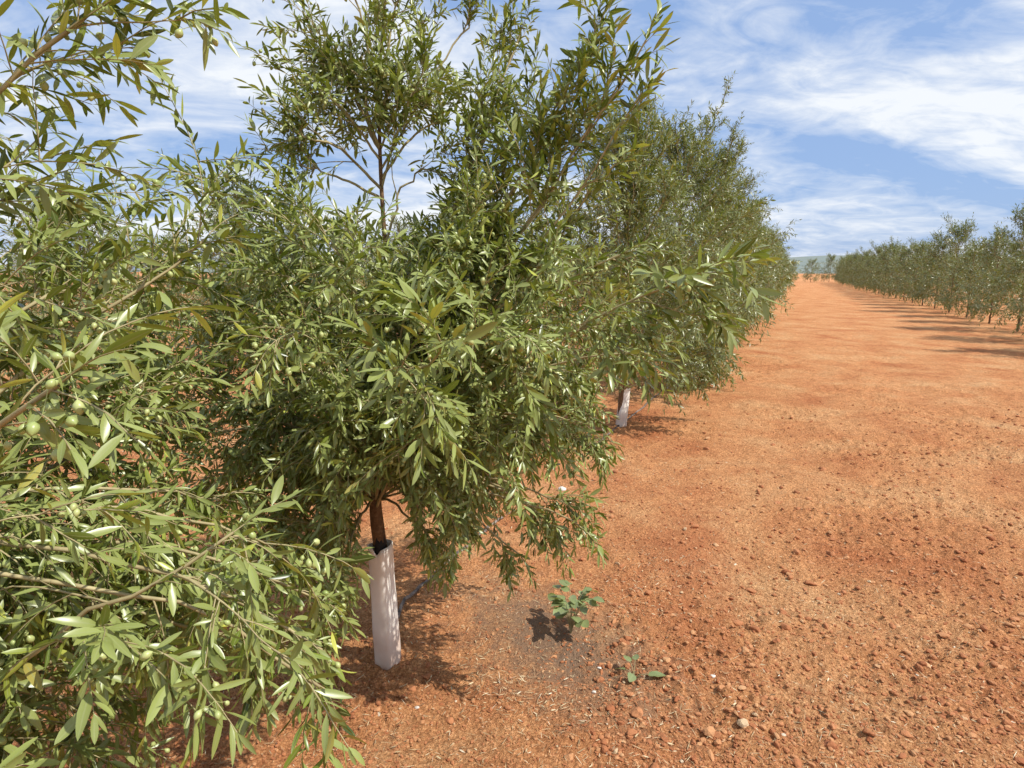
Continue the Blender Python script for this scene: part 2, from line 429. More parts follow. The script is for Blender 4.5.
# ------------------------------------------------------------------ ground
def hashn(ix, iy, seed):
    h = (ix.astype(np.int64) * 374761393 + iy.astype(np.int64) * 668265263 + seed * 974711) & 0xffffffff
    h = ((h ^ (h >> 13)) * 1274126177) & 0xffffffff
    return ((h ^ (h >> 16)) & 0xffff) / 65535.0
def vnoise(x, y, seed=0):
    ix = np.floor(x); iy = np.floor(y); fx = x - ix; fy = y - iy
    fx = fx * fx * (3 - 2 * fx); fy = fy * fy * (3 - 2 * fy)
    a = hashn(ix, iy, seed); b_ = hashn(ix + 1, iy, seed); c = hashn(ix, iy + 1, seed); d = hashn(ix + 1, iy + 1, seed)
    return (a * (1 - fx) + b_ * fx) * (1 - fy) + (c * (1 - fx) + d * fx) * fy - 0.5
def ground_z(x, y):
    x = np.asarray(x, float); y = np.asarray(y, float)
    r = np.hypot(x, y)
    fade = np.clip(1.6 - r / 18, 0.0, 1)
    z = vnoise(x * 0.5, y * 0.5, 1) * 0.05 * np.clip(r / 3, 0, 1) * fade
    z = z + vnoise(x * 3.1, y * 3.1, 2) * 0.028 * fade + vnoise(x * 8.3, y * 8.3, 3) * 0.016 * fade
    rough = np.clip((vnoise(x * 1.3, y * 1.3, 7) + 0.35) * 1.6, 0.25, 1) * fade
    z = z + (vnoise(x * 23, y * 23, 4) * 0.026 + vnoise(x * 50, y * 50, 5) * 0.012 + np.maximum(vnoise(x * 38, y * 38, 8) - 0.08, 0) * 0.045) * rough
    # the wheel track in the lane runs along the row
    u = x * 0.914 - y * 0.407
    z = z - 0.02 * np.exp(-((u - 1.6) / 0.25) ** 2) * fade
    return z
ROWD = np.array([0.407, 0.914, 0.0])

def make_ground():
    th = np.concatenate([np.radians(np.linspace(-52, 52, 760)), np.radians(np.linspace(55, 305, 60))])
    r = np.concatenate([[0.02, 0.3, 0.6], 0.85 * 1.0052 ** np.arange(0, 640), 0.85 * 1.0052 ** 640 * 1.06 ** np.arange(1, 104)])
    R, TH = np.meshgrid(r, th, indexing='ij')
    X = R * np.sin(TH); Y = R * np.cos(TH); Z = ground_z(X, Y)
    nr, nt_ = X.shape
    i = np.arange(nr - 1)[:, None] * nt_; j = np.arange(nt_)[None]; j2 = (j + 1) % nt_
    F = np.stack([i + j, i + nt_ + j, i + nt_ + j2, i + j2], -1).reshape(-1, 4)[:, ::-1]
    V = np.stack([X, Y, Z], -1).reshape(-1, 3)
    me = mesh_from('ground', V, [F], M_SOIL)
    o = obj('ground', me); tag(o, 'loose orange red earth of the orchard lane', kind='structure')
make_ground()

def ico_verts(sub=2):
    import bmesh
    bm = bmesh.new(); bmesh.ops.create_icosphere(bm, subdivisions=sub, radius=1)
    bm.verts.index_update()
    V = np.array([v.co[:] for v in bm.verts]); F = np.array([[v.index for v in f.verts] for f in bm.faces])
    bm.free(); return V, F
ICO_V, ICO_F = ico_verts()
ICO1_V, ICO1_F = ico_verts(1)
def rock_variant(seed, amp=0.35):
    r = np.random.default_rng(seed)
    V = ICO_V.copy()
    for k in range(5):
        d = unit(r.normal(size=3)); cut = r.uniform(0.45, 0.85)
        h = V @ d; V = V - np.maximum(h - cut, 0)[:, None] * d
    V = V * (1 + r.normal(0, 0.07, (len(V), 1)))
    return V * np.array([1, r.uniform(0.6, 1), r.uniform(0.45, 0.75)])
ROCKS = [rock_variant(s) for s in range(9)]
SMALL = [ICO1_V * np.array([1, .7, .55]) * (1 + np.random.default_rng(q).normal(0, .2, (len(ICO1_V), 1))) for q in range(9)]

def scatter_clods(name, pts, sizes, tints, mat):
    V = []; F = []; A = []; n0 = 0
    for p, s, t in zip(pts, sizes, tints):
        q_ = RNG.integers(9); v, fc = (ROCKS[q_], ICO_F) if s > 0.009 else (SMALL[q_], ICO1_F); a = RNG.uniform(0, 6.28)
        c, s2 = math.cos(a), math.sin(a)
        R = np.array([[c, -s2, 0], [s2, c, 0], [0, 0, 1]])
        w = (v * s * RNG.uniform(0.8, 1.2, 3)) @ R.T + p
        V.append(w); F.append(fc + n0); A.append(np.full(len(v), t)); n0 += len(v)
    return mesh_from(name, np.concatenate(V), [np.concatenate(F)], mat, {'tint': np.concatenate(A)}, smooth=False)

# soil clods and grit: more of them to the right of the lane, smaller further off
pts, sz, tn = [], [], []
for k in range(42000):
    px = RNG.uniform(-60, 1090); py = 400 + 400 * RNG.random() ** 0.8
    p = G(px, py)
    dens = 0.35 + 0.9 * (vnoise(np.array(p[0] * 1.4), np.array(p[1] * 1.4), 7) + 0.3)
    if 590 < px < 760 and 470 < py < 760: dens += 0.35
    if RNG.random() > dens: continue
    d = math.hypot(p[0], p[1])
    s = RNG.lognormal(math.log(0.0040), 0.55 if px > 585 else 0.45) * (0.8 + 0.12 * d)
    s = min(s * (1.5 if (px > 600 and RNG.random() < .12) else 1), 0.026)
    p[2] = float(ground_z(p[0], p[1])) + s * 0.18
    pts.append(p); sz.append(s); tn.append(np.clip(RNG.beta(2, 2) * 0.93 + (0.12 if RNG.random() < 0.10 and s < .012 else 0), 0, 1))
tag(obj('soil_clods', scatter_clods('soil_clods', pts, sz, tn, M_CLOD)), 'small crumbly clods and grit scattered over the red soil', 'soil clods', kind='stuff')

# dry litter: straw bits and fallen olive leaves
def litter():
    Lf = []
    n = 6000
    pos, u, nn, L, W, C, T = [], [], [], [], [], [], []
    spots = [(495, 665, .30), (520, 690, .25), (640, 600, .3), (665, 565, .25), (480, 590, .35), (590, 715, .3), (700, 690, .35), (680, 470, .6), (620, 480, .5)]
    for k in range(n):
        if RNG.random() < 0.22:
            sx, sy, sr = spots[RNG.integers(len(spots))]; p = G(sx, sy) + np.array([RNG.normal(0, sr * .45), RNG.normal(0, sr * .45), 0])
        else:
            p = G(RNG.uniform(-40, 1060), 420 + 370 * RNG.random())
        if p[1] < 0.6: continue
        a = RNG.uniform(0, 2 * math.pi)
        d = np.array([math.cos(a), math.sin(a), RNG.normal(0, 0.12)])
        leafy = RNG.random() < 0.3
        l = RNG.uniform(0.008, 0.026) if leafy else RNG.uniform(0.008, 0.05)
        pos.append([p[0], p[1], float(ground_z(p[0], p[1])) + RNG.uniform(0.004, 0.011)]); u.append(d); nn.append(unit([RNG.normal(0, .3), RNG.normal(0, .3), 1]))
        L.append(l); W.append(l * 0.2 if leafy else RNG.uniform(0.0012, 0.0026)); C.append(RNG.normal(0, .12)); T.append(RNG.beta(1.6, 1.8))
    Lf.append(tuple(np.array(x) for x in (pos, u, nn, L, W, C, T)))
    return leaves_mesh('dry_litter', Lf, T_MID, M_STRAW)
tag(obj('dry_litter', litter()), 'straw coloured dry stalks and fallen leaves strewn on the soil', 'litter', kind='stuff')

def pale_stone(px, py, s, label, squash=0.6):
    p = G(px, py); V = ROCKS[RNG.integers(9)] * s
    V = V @ np.diag([1, 1, squash / 0.6])
    o = obj('stone', mesh_from('stone', V, [ICO_F], M_STONE)); o.location = (p[0], p[1], float(ground_z(p[0], p[1])) + s * 0.25)
    tag(o, label, 'stone'); return o
pale_stone(594, 691, 0.011, 'small bright white pebble on the soil below the two weeds')
pale_stone(562, 490, 0.032, 'pale fist sized stone at the edge of the hanging olive foliage')
pale_stone(599, 667, 0.010, 'flat whitish chip lying beside the smaller weed')
pale_stone(713, 675, 0.014, 'cream coloured pebble on bare soil right of the smaller weed')
pale_stone(381, 655, 0.020, 'dusty pale stone resting at the foot of the white tree guard')
pale_stone(417, 705, 0.010, 'little whitish pebble among the branch shadows below the near tree guard')

# ------------------------------------------------------------------ olive trees
def trunk_obj(root, pts, radii):
    tb = Tubes(); tb.add(pts, radii, 10); return obj('trunk', tb.mesh('trunk', M_BARK), root)

BASE1 = G(388, 657)
BASE2 = G(621, 426)
BASE3 = G(670, 388)

def to_px(w):
    w = w - np.array([0, 0, CAM_H]); y = w[1] * math.cos(PITCH) - w[2] * math.sin(PITCH)
    z = w[1] * math.sin(PITCH) + w[2] * math.cos(PITCH)
    return 512 + F_PIX * w[0] / y, 384 - F_PIX * z / y
SKX = [230, 296, 356, 362, 408, 422, 455, 480, 500, 530, 560, 600, 612, 640, 680, 728]
SKY_ = [800, 800, 800, 488, 488, 590, 600, 540, 592, 590, 540, 560, 470, 425, 392, 340]
SUNV = np.array(sun_dir)
def hero_keep(p):
    # the browse line of the skirt, and the open windows of the airy crown
    w = p + BASE1
    if w[1] < 0.5: return False
    # thin places in the crown where the sun reaches the guard
    q = w - (BASE1 + np.array([0.03, 0, .30])); al = q @ SUNV
    if 0.25 < al and np.linalg.norm(q - al * SUNV - np.array([0, 0, 1]) * np.clip((q - al * SUNV)[2], -.2, .2)) < 0.13 and RNG.random() < .80: return False
    x, y = to_px(w)
    if y > np.interp(x, SKX, SKY_): return False
    if 604 < x < 644 and 376 < y < 440: return False
    if y < 0: return True
    for (cx_, cy_, rx, ry, pr) in ((335, 182, 30, 34, .9), (418, 165, 20, 52, .9), (400, 205, 22, 20, .8), (450, 40, 30, 32, .5), (560, 25, 22, 34, .85), (700, 60, 40, 80, 1), (345, 20, 16, 26, .6)):
        if ((x - cx_) / rx) ** 2 + ((y - cy_) / ry) ** 2 < 1 and RNG.random() < pr: return False
    return True

def hero_tree():
    root = empty('olive_tree', tuple(BASE1))
    tag(root, 'nearest olive tree, laden with green olives, branches spreading over the close white guard', 'olive tree')
    inv = BASE1
    tp = [BASE1 + [0, 0, -.03], BASE1 + [0, 0, .25], BASE1 + [-.012, 0, .50], P(374, 505, 2.36), P(378, 440, 2.36), P(386, 360, 2.38), P(388, 280, 2.40), P(381, 190, 2.42), P(378, 90, 2.42), P(384, 10, 2.42), P(390, -40, 2.4)]
    tp = np.array(tp)
    # smooth resample
    x = np.linspace(0, 1, len(tp)); xx = np.linspace(0, 1, 40)
    tp = np.stack([np.interp(xx, x, tp[:, i]) for i in range(3)], 1)
    for _ in range(3): tp[1:-1] = (tp[:-2] + tp[1:-1] * 2 + tp[2:]) / 4
    tp = tp - inv
    rad = np.interp(xx, [0, .25, .4, .6, .8, 1], [.027, .028, .018, .010, .006, .0025])
    trunk_obj(root, tp, rad)
    kw = dict(leaf=0.0455, spacing=0.0145, density=1.22, fruit=0.24, keep=hero_keep)
    S = []
    def add(t0, px, py, Y, lift, r, nb, blen, droop, shoots, slen, up=0.25, **k2):
        if t0 < .3: t0 = RNG.uniform(.285, .40); lift *= .55
        S.append(((t0, P(px, py, Y) - inv, lift, r, nb, blen, droop * .62, shoots, slen, up), {**kw, **k2}))
    # upright leader crown (upper left, airy)
    add(.74, 345, 60, 2.35, .05, .006, 7, .22, .25, 3, .15, .5, fruit=.16)
    add(.74, 310, 30, 2.5, .05, .005, 6, .22, .2, 3, .15, .5, fruit=.16)
    add(.70, 425, 60, 2.3, .03, .005, 6, .20, .2, 3, .16, .5, fruit=.10)
    add(.78, 400, -15, 2.45, .02, .005, 6, .22, .1, 3, .16, .6)
    add(.80, 352, -20, 2.35, .02, .005, 6, .20, .1, 3, .16, .6)
    add(.70, 300, 130, 2.2, .05, .006, 7, .24, .3, 3, .15, .4, fruit=.16)
    add(.72, 470, 15, 2.5, .03, .005, 5, .22, .1, 3, .18, .7, fruit=.02)
    add(.71, 440, 120, 2.5, .06, .006, 6, .22, .2, 4, .16, .4)
    # right hand upper mass, long upright shoots against the sky
    add(.42, 520, 35, 2.55, .05, .010, 10, .28, .05, 4, .20, .8, fruit=.03)
    add(.42, 565, 90, 2.4, -.02, .009, 8, .26, .05, 4, .20, .7, fruit=.03)
    add(.40, 618, 85, 2.15, -.06, .009, 9, .20, .0, 4, .17, .5, fruit=.0, leaf=.060)
    add(.42, 590, 60, 2.2, -.04, .008, 7, .18, .0, 4, .17, .7, fruit=.0, leaf=.060)
    add(.44, 485, 120, 2.35, .05, .009, 10, .30, .25, 5, .18, .5)
    add(.40, 530, 150, 2.3, .04, .009, 11, .34, .4, 6, .2, .4)
    add(.36, 590, 190, 2.25, .05, .009, 11, .34, .5, 6, .2, .3)
    # middle mass
    add(.34, 470, 215, 2.0, .12, .008, 11, .34, .6, 6, .18, .2)
    add(.32, 545, 260, 2.1, .15, .009, 12, .36, .7, 6, .18, .2)
    add(.32, 620, 255, 2.15, .16, .009, 11, .34, .8, 6, .19, .2)
    add(.30, 672, 285, 1.85, .22, .009, 9, .28, 1.0, 5, .19, .1, leaf=.07)
    add(.34, 580, 330, 1.9, .22, .008, 11, .32, 1.0, 6, .18, .1)
    add(.32, 500, 330, 1.75, .22, .008, 11, .32, .9, 6, .17, .1)
    add(.30, 655, 345, 2.1, .30, .008, 9, .28, 1.1, 5, .18, .0)
    add(.36, 420, 290, 1.9, .12, .007, 9, .30, .5, 6, .18, .3)
    add(.30, 445, 345, 1.35, .18, .007, 8, .20, .8, 4, .16, .1, leaf=.066, fruit=.2)
    add(.36, 350, 270, 1.9, .12, .007, 10, .32, .6, 6, .18, .3, fruit=.14)
    add(.34, 310, 230, 2.0, .14, .007, 10, .32, .5, 6, .18, .3, fruit=.16)
    add(.30, 310, 330, 1.7, .15, .007, 11, .32, .8, 6, .17, .2, fruit=.16)
    add(.28, 340, 400, 1.75, .15, .007, 9, .30, .9, 5, .17, .1, fruit=.14)
    add(.42, 646, 40, 2.1, -.10, .006, 7, .13, .0, 3, .14, .6, fruit=.0, leaf=.060)
    add(.41, 640, 95, 2.1, -.04, .006, 6, .13, .0, 3, .13, .3, fruit=.0, leaf=.060)
    # far side of the crown, over the lane
    add(.36, 560, 290, 3.0, .15, .008, 10, .34, .6, 6, .18, .2, fruit=0)
    add(.34, 600, 330, 3.1, .18, .008, 10, .34, .7, 6, .18, .1, fruit=0)
    add(.32, 520, 370, 2.8, .2, .008, 10, .32, .9, 6, .18, .1, fruit=.05)
    add(.28, 500, 450, 2.7, .25, .007, 9, .28, 1.1, 6, .16, 0, fruit=.1)
    add(.28, 560, 430, 2.7, .3, .007, 9, .28, 1.1, 6, .16, 0, fruit=.1)
    add(.26, 430, 470, 2.7, .25, .007, 9, .28, 1.1, 6, .16, 0, fruit=.1)
    add(.34, 470, 520, 2.3, .2, .006, 8, .2, 1.3, 6, .15, 0, fruit=.15)
    add(.32, 588, 415, 2.3, .3, .006, 8, .2, 1.1, 6, .15, 0, fruit=.05)
    add(.34, 560, 380, 2.4, .2, .007, 10, .3, 1.0, 6, .17, 0, fruit=.05)
    # low hanging skirt
    add(.28, 585, 440, 2.2, .34, .007, 9, .22, 1.1, 6, .16, .0)
    add(.26, 575, 500, 2.05, .36, .006, 8, .18, 1.2, 5, .15, -.1, fruit=.2)
    add(.24, 520, 555, 2.1, .34, .006, 7, .16, 1.4, 5, .14, -.2, fruit=.2)
    add(.24, 590, 535, 2.0, .36, .005, 4, .10, 1.3, 4, .13, -.2, fruit=.1)
    add(.24, 440, 560, 2.1, .24, .006, 7, .16, 1.4, 5, .14, -.2, fruit=.2)
    add(.26, 430, 420, 1.75, .22, .007, 10, .28, 1.1, 6, .17, .0, fruit=.18)
    add(.26, 500, 430, 1.9, .28, .007, 11, .28, 1.2, 6, .17, .0, fruit=.18)
    add(.26, 570, 420, 2.05, .32, .007, 10, .28, 1.2, 6, .17, .0, fruit=.16)
    add(.25, 582, 385, 2.4, .35, .007, 9, .26, 1.2, 5, .17, .0)
    add(.24, 450, 500, 2.0, .22, .006, 8, .20, 1.4, 5, .15, -.2, fruit=.2)
    add(.24, 530, 505, 2.1, .30, .006, 9, .20, 1.4, 5, .15, -.2, fruit=.2)
    add(.24, 560, 540, 2.1, .36, .006, 5, .14, 1.6, 4, .14, -.4, fruit=.2)
    add(.22, 480, 470, 2.5, .25, .006, 8, .25, 1.0, 5, .16, .0)
    # behind the trunk, deep part of the crown
    add(.36, 400, 300, 3.0, .15, .008, 10, .34, .6, 6, .19, .2, fruit=0)
    add(.36, 470, 250, 3.0, .15, .008, 11, .36, .6, 6, .19, .2, fruit=0)
    add(.36, 540, 180, 3.0, .10, .008, 11, .36, .4, 6, .20, .4, fruit=0)
    add(.32, 440, 390, 3.0, .20, .008, 11, .34, .8, 6, .19, .1, fruit=0)
    add(.32, 340, 340, 3.0, .20, .008, 10, .34, .7, 6, .19, .1, fruit=0)
    add(.34, 260, 300, 2.9, .20, .008, 11, .36, .6, 6, .19, .2, fruit=0)
    add(.34, 240, 240, 2.4, .15, .008, 11, .36, .5, 6, .19, .3)
    add(.30, 250, 420, 2.3, .20, .008, 10, .34, .9, 6, .18, .1)
    add(.26, 310, 470, 2.3, .20, .007, 9, .26, 1.0, 5, .16, .0)
    add(.26, 310, 560, 1.8, .15, .007, 9, .24, 1.1, 5, .15, -.1, fruit=.2)
    add(.24, 335, 590, 1.75, .15, .006, 8, .2, 1.2, 5, .15, -.1, fruit=.2)
    add(.34, 210, 300, 2.3, .15, .007, 11, .34, .6, 6, .17, .2)
    add(.34, 150, 350, 2.6, .15, .007, 11, .34, .6, 6, .17, .2)
    add(.34, 170, 430, 2.1, .15, .007, 10, .32, .8, 6, .17, .1)
    add(.34, 130, 290, 2.9, .15, .007, 11, .36, .6, 6, .18, .3, fruit=0)
    add(.32, 230, 500, 2.7, .15, .007, 10, .32, .8, 6, .17, .1, fruit=0)
    add(.40, 250, 200, 2.5, .10, .007, 10, .30, .4, 6, .17, .4)
    add(.73, 322, 95, 2.3, .03, .005, 7, .22, .3, 4, .15, .4, fruit=.16)
    add(.74, 345, 120, 2.5, .03, .005, 7, .20, .3, 4, .15, .4, fruit=.16)
    add(.69, 300, 165, 2.3, .03, .006, 8, .22, .3, 4, .15, .4, fruit=.16)
    add(.64, 430, 170, 2.4, .05, .006, 8, .22, .4, 4, .15, .4, fruit=.16)
    add(.74, 410, 95, 2.45, .03, .005, 7, .20, .3, 4, .14, .4, fruit=.16)
    add(.30, 200, 480, 2.3, .15, .007, 10, .3, .9, 6, .17, 0)
    add(.26, 240, 560, 2.2, .15, .007, 10, .3, 1.0, 6, .16, 0)
    add(.30, 180, 380, 2.6, .15, .007, 10, .3, .9, 6, .17, .1)
    add(.26, 430, 540, 2.0, .20, .006, 7, .14, 1.3, 4, .14, -.3, fruit=.2)
    add(.26, 330, 500, 1.9, .20, .007, 8, .24, 1.1, 5, .16, .0, fruit=.16)
    fr = []; gs = []
    for sp, k2 in S:
        g = limb(root, tp, sp, k2, T_NEAR, M_LEAF); fr += g.fr; gs.append(g)
    return root, fr, tp
hero, hfruit, TP1 = hero_tree()

def visible_fruit(root_list, items):
    """items: (root, q, p, d) in world coordinates; sort by how near and how clear they stand"""
    bvs = []
    for ro in root_list:
        for l in ro.children:
            for f in l.children:
                me = f.data; off = np.array(ro.location)
                V = np.empty(len(me.vertices) * 3, np.float32); me.vertices.foreach_get('co', V); V = V.reshape(-1, 3) + off
                F = [tuple(p.vertices) for p in me.polygons]
                bvs.append(BVHTree.FromPolygons([tuple(v) for v in V], F))
    C = Vector((0, 0, CAM_H)); res = []
    for k, (ro, q, p, d) in enumerate(items):
        w = p - np.array([0, 0, CAM_H]); Yc = w[1] * math.cos(PITCH) - w[2] * math.sin(PITCH)
        if Yc < 0.2: continue
        zc = w[1] * math.sin(PITCH) + w[2] * math.cos(PITCH)
        px = 512 + F_PIX * w[0] / Yc; py = 384 - F_PIX * zc / Yc
        if not (0 < px < 1024 and 0 < py < 768): continue
        res.append((np.linalg.norm(w), k))
    res.sort(); out_ = []
    for dist, k in res:
        p = Vector(items[k][2] + items[k][3] * 0.008); dv = (p - C); L = dv.length; dv.normalize()
        if all(bv.ray_cast(C, dv, L - 0.012)[0] is None for bv in bvs):
            out_.append(k)
        if len(out_) >= 100: break
    return out_

vis = visible_fruit([hero], [(hero, q + BASE1, p + BASE1, d) for q, p, d in hfruit])
visset = set(vis)
for k in vis:
    q, p, d = hfruit[k]
    me = olives_mesh('olive', [(q - p, p * 0, d)])
    o = obj('olive', me, hero); o.location = tuple(p)
rest = [f for k, f in enumerate(hfruit) if k not in visset]
o = obj('olives', olives_mesh('olives', rest), hero); o['kind'] = 'stuff'

def generic_specs(H, R, n, seed, low=0.45):
    r = np.random.default_rng(seed); out_ = []
    for k in range(n):
        f = (k + 0.5) / n
        z = low + (H - low) * f ** 0.9
        prof = math.sin(min(1, 0.28 + f * 0.80) * math.pi) ** 0.6 if f < .9 else 0.35
        a = k * 2.399 + r.uniform(-.4, .4); rr = R * prof * r.uniform(0.65, 1.0)
        tip = np.array([math.cos(a) * rr, math.sin(a) * rr, z])
        t0 = np.clip((z - 0.35 - rr * 0.35) / H, 0.14, 0.93)
        out_.append((t0, tip, 0.12 if z < 1.4 else 0.0, 0.009 * (1.2 - f * .6), 9 if f < .8 else 6, .34 if f < .8 else .3, 0.9 - f * 0.9, 5, .2, 0.05 + f * .6))
    return out_

def std_trunk(root, H, seed, lean=(0, 0)):
    r = np.random.default_rng(seed); n = 24; t = np.linspace(0, 1, n)
    pts = np.stack([lean[0] * t + np.cumsum(r.normal(0, .008, n)), lean[1] * t + np.cumsum(r.normal(0, .008, n)), t * H - 0.03], 1)
    pts[:, :2] -= pts[0, :2]
    trunk_obj(root, pts, np.interp(t, [0, .3, 1], [.03, .02, .004])); return pts

def olive_tree(name_label, loc, H, R, n, seed, kw, tmpl, mat, group=None, extra=None, nb=None, lean=(0, 0)):
    root = empty('olive_tree', tuple(loc)); tag(root, name_label, 'olive tree', group)
    pts = std_trunk(root, H * 0.97, seed, lean); fr = []
    for sp in generic_specs(H, R, n, seed) + (extra or []):
        if nb: sp = sp[:4] + (nb,) + sp[5:]
        g = limb(root, pts, sp, kw, tmpl, mat); fr += g.fr
    if fr:
        o = obj('olives', olives_mesh('olives', fr), root); o['kind'] = 'stuff'
    return root

kwm = dict(leaf=0.060, spacing=0.020, density=1.15, fruit=0.03)
B2 = np.array(BASE2)
kwm2 = dict(kwm, keep=lambda p: p[2] > 0.62 or p[0] > 0.30 or p[1] > 0.25)
t2 = olive_tree('second olive tree in the row, rising behind the leaning small white guard', BASE2, 2.98, 1.18, 46, 5, kwm2, T_MID, M_MID,
    extra=[(.55, P(650, 118, 6.0) - B2, .0, .008, 9, .3, .0, 5, .2, .7), (.6, P(612, 125, 6.2) - B2, .0, .008, 9, .3, .0, 5, .2, .7)])
B3 = np.array(BASE3)
t3 = olive_tree('third olive tree in the row, dark trunk showing, its skirt touching the lane', BASE3, 3.45, 1.25, 44, 9, kwm, T_MID, M_MID,
    extra=[(.16, P(700, 372, 8.6) - B3, .25, .007, 9, .3, .9, 6, .2, 0), (.16, P(718, 368, 8.9) - B3, .3, .007, 9, .3, .9, 6, .2, 0),
           (.16, P(690, 350, 8.4) - B3, .25, .007, 9, .3, .9, 6, .2, 0), (.2, P(722, 330, 9.0) - B3, .3, .007, 9, .3, .9, 6, .2, 0),
           (.75, P(725, 95, 9.2) - B3, .0, .006, 7, .25, 0, 4, .18, .8), (.16, P(705, 378, 8.3) - B3, .3, .006, 9, .24, .9, 6, .16, 0), (.16, P(680, 378, 8.1) - B3, .25, .006, 9, .24, .9, 6, .16, 0), (.16, P(725, 372, 8.4) - B3, .35, .006, 9, .24, .9, 6, .16, 0)])
# tree before the near one: only its outer branches reach into the left of the view
B0 = np.array([-1.42, 0.92, 0.0])
def left_keep(p):
    w = p + B0
    if w[1] < 0.55 or np.linalg.norm(w - np.array([0, 0, CAM_H])) < 0.98: return False
    x, y = to_px(w)
    return x < (352 if y < 560 else 372) and not (x > 262 and y < 250)
kw0 = dict(leaf=0.052, spacing=0.0165, fruit=0.12, keep=left_keep)
ex = [(.42, P(322, 650, 1.2) - B0, .30, .007, 8, .18, 1.3, 5, .15, 0), (.40, P(320, 600, 1.45) - B0, .30, .007, 8, .22, 1.2, 6, .15, 0),
      (.40, P(325, 690, 1.15) - B0, .35, .006, 6, .14, 1.5, 5, .14, -.3), (.42, P(290, 560, 1.5) - B0, .25, .007, 9, .25, 1.0, 6, .16, 0),
      (.38, P(250, 640, 1.3) - B0, .2, .007, 9, .25, 1.1, 6, .16, 0), (.4, P(200, 500, 1.5) - B0, .2, .007, 10, .3, .8, 6, .17, .1),
      (.34, P(190, 380, 1.7) - B0, .2, .007, 10, .3, .6, 6, .18, .2), (.4, P(170, 260, 1.8) - B0, .2, .007, 10, .3, .5, 6, .18, .3),
      (.3, P(90, 460, 1.6) - B0, .2, .007, 10, .3, .7, 6, .17, .1), (.3, P(60, 330, 1.8) - B0, .2, .007, 10, .3, .6, 6, .17, .1), (.4, P(80, 200, 1.9) - B0, .1, .007, 9, .3, .3, 6, .17, .4),
      (.3, P(150, 580, 1.5) - B0, .2, .007, 10, .28, .9, 6, .16, .1), (.3, P(110, 700, 1.25) - B0, .2, .007, 9, .26, .9, 6, .16, .1)]
t0 = olive_tree('olive tree at the left edge whose hanging sprays reach the foreground', B0, 2.8, 1.05, 34, 3, kw0, T_NEAR, M_LEAF, extra=ex)

# copies -------------------------------------------------------------
def copy_tree(root, loc, rz, sc, label=None, group=None):
    c = root.copy(); COL.objects.link(c); c.location = tuple(loc); c.rotation_euler = (0, 0, rz); c.scale = (sc, sc, sc)
    if label: c['label'] = label
    if group: c['group'] = group
    def rec(src, dst):
        for ch in src.children:
            d = ch.copy(); COL.objects.link(d); d.parent = dst
            rec(ch, d)
    rec(root, c); return c

def on_ground(p): p = np.array(p, float); p[2] = float(ground_z(p[0], p[1])) if math.hypot(p[0], p[1]) < 25 else 0; return p
# fourth and fifth of the row
copy_tree(t3, on_ground(B3 + ROWD * 3.2 + [0.1, 0, 0]), 2.1, 1.10, 'fourth olive tree in the row, tall shoots behind the dark third tree')
# far variants: one mesh crown, fewer and larger leaves
kwf = dict(leaf=0.105, spacing=0.04, fruit=0)
def merged_far(seed, H, R, n):
    root = empty('olive_tree', (0, 0, 0)); pts = std_trunk(root, H * .97, seed)
    g = Grow(**kwf)
    for sp in generic_specs(H, R, n, seed, low=0.4):
        t_, tip, lift, r, nb, blen, droop, shoots, slen, up = sp
        start, _ = sample(pts, t_); pl = bez(start, start + (tip - start) * .45 + UP * lift, tip, 8)
        g.wood.add(pl, np.linspace(r, .004, 8), 4)
        for k in range(9):
            q, tg = sample(pl, RNG.uniform(.25, .99))
            g.branch(q, unit(tg + rnd3() * .8 + UP * up), blen, .004, droop, 4, .22, up)
    br = obj('branches', g.wood.mesh('branches', M_TWIG), root)
    obj('crown', leaves_mesh('crown', g.L, T_FAR, M_FAR), root)
    tag(root, 'distant olive tree in one of the rows further off', 'olive tree', 'olive trees in the far rows')
    return root
farA = merged_far(21, 2.9, 1.15, 24); farB = merged_far(33, 2.6, 1.2, 24); farC = merged_far(44, 3.1, 1.1, 26)
far = [farA, farB, farC]; used = [False] * 3
NRM = np.array([-0.914, 0.407, 0.0])
cnt = 0
def place_far(p, sc):
    global cnt
    p = on_ground(p)
    a = math.degrees(math.atan2(p[0], p[1]))
    if p[1] < 1 or abs(a) > 47: return
    k = cnt % 3; cnt += 1
    rz = RNG.uniform(0, 6.28)
    if not used[k]:
        used[k] = True; far[k].location = tuple(p); far[k].rotation_euler = (0, 0, rz); far[k].scale = (sc,) * 3
    else: copy_tree(far[k], p, rz, sc)
for s in np.arange(6.0, 70, 2.6): place_far(B3 + ROWD * s + [RNG.normal(0, .1), 0, 0], RNG.uniform(1.0, 1.2))
for row in (1, 2, 3):
    for s in np.arange(-14, 60, 2.6): place_far(NRM * (1.42 + 7.0 * row) + ROWD * (s + row) , RNG.uniform(.85, 1.02))
for row in (-1, -2, -3):
    for s in np.arange(8, 90, 2.7): place_far(NRM * (1.42 + 7.0 * row) + ROWD * (s + row), RNG.uniform(.9, 1.08))
for k in range(-26, 27):
    if abs(k) > 24 and False: continue
    place_far(ROWD * (96 + RNG.uniform(-3, 3)) + NRM * k * 2.3 + [0, 0, 0], RNG.uniform(.9, 1.25))
print('FAR TREES', cnt)

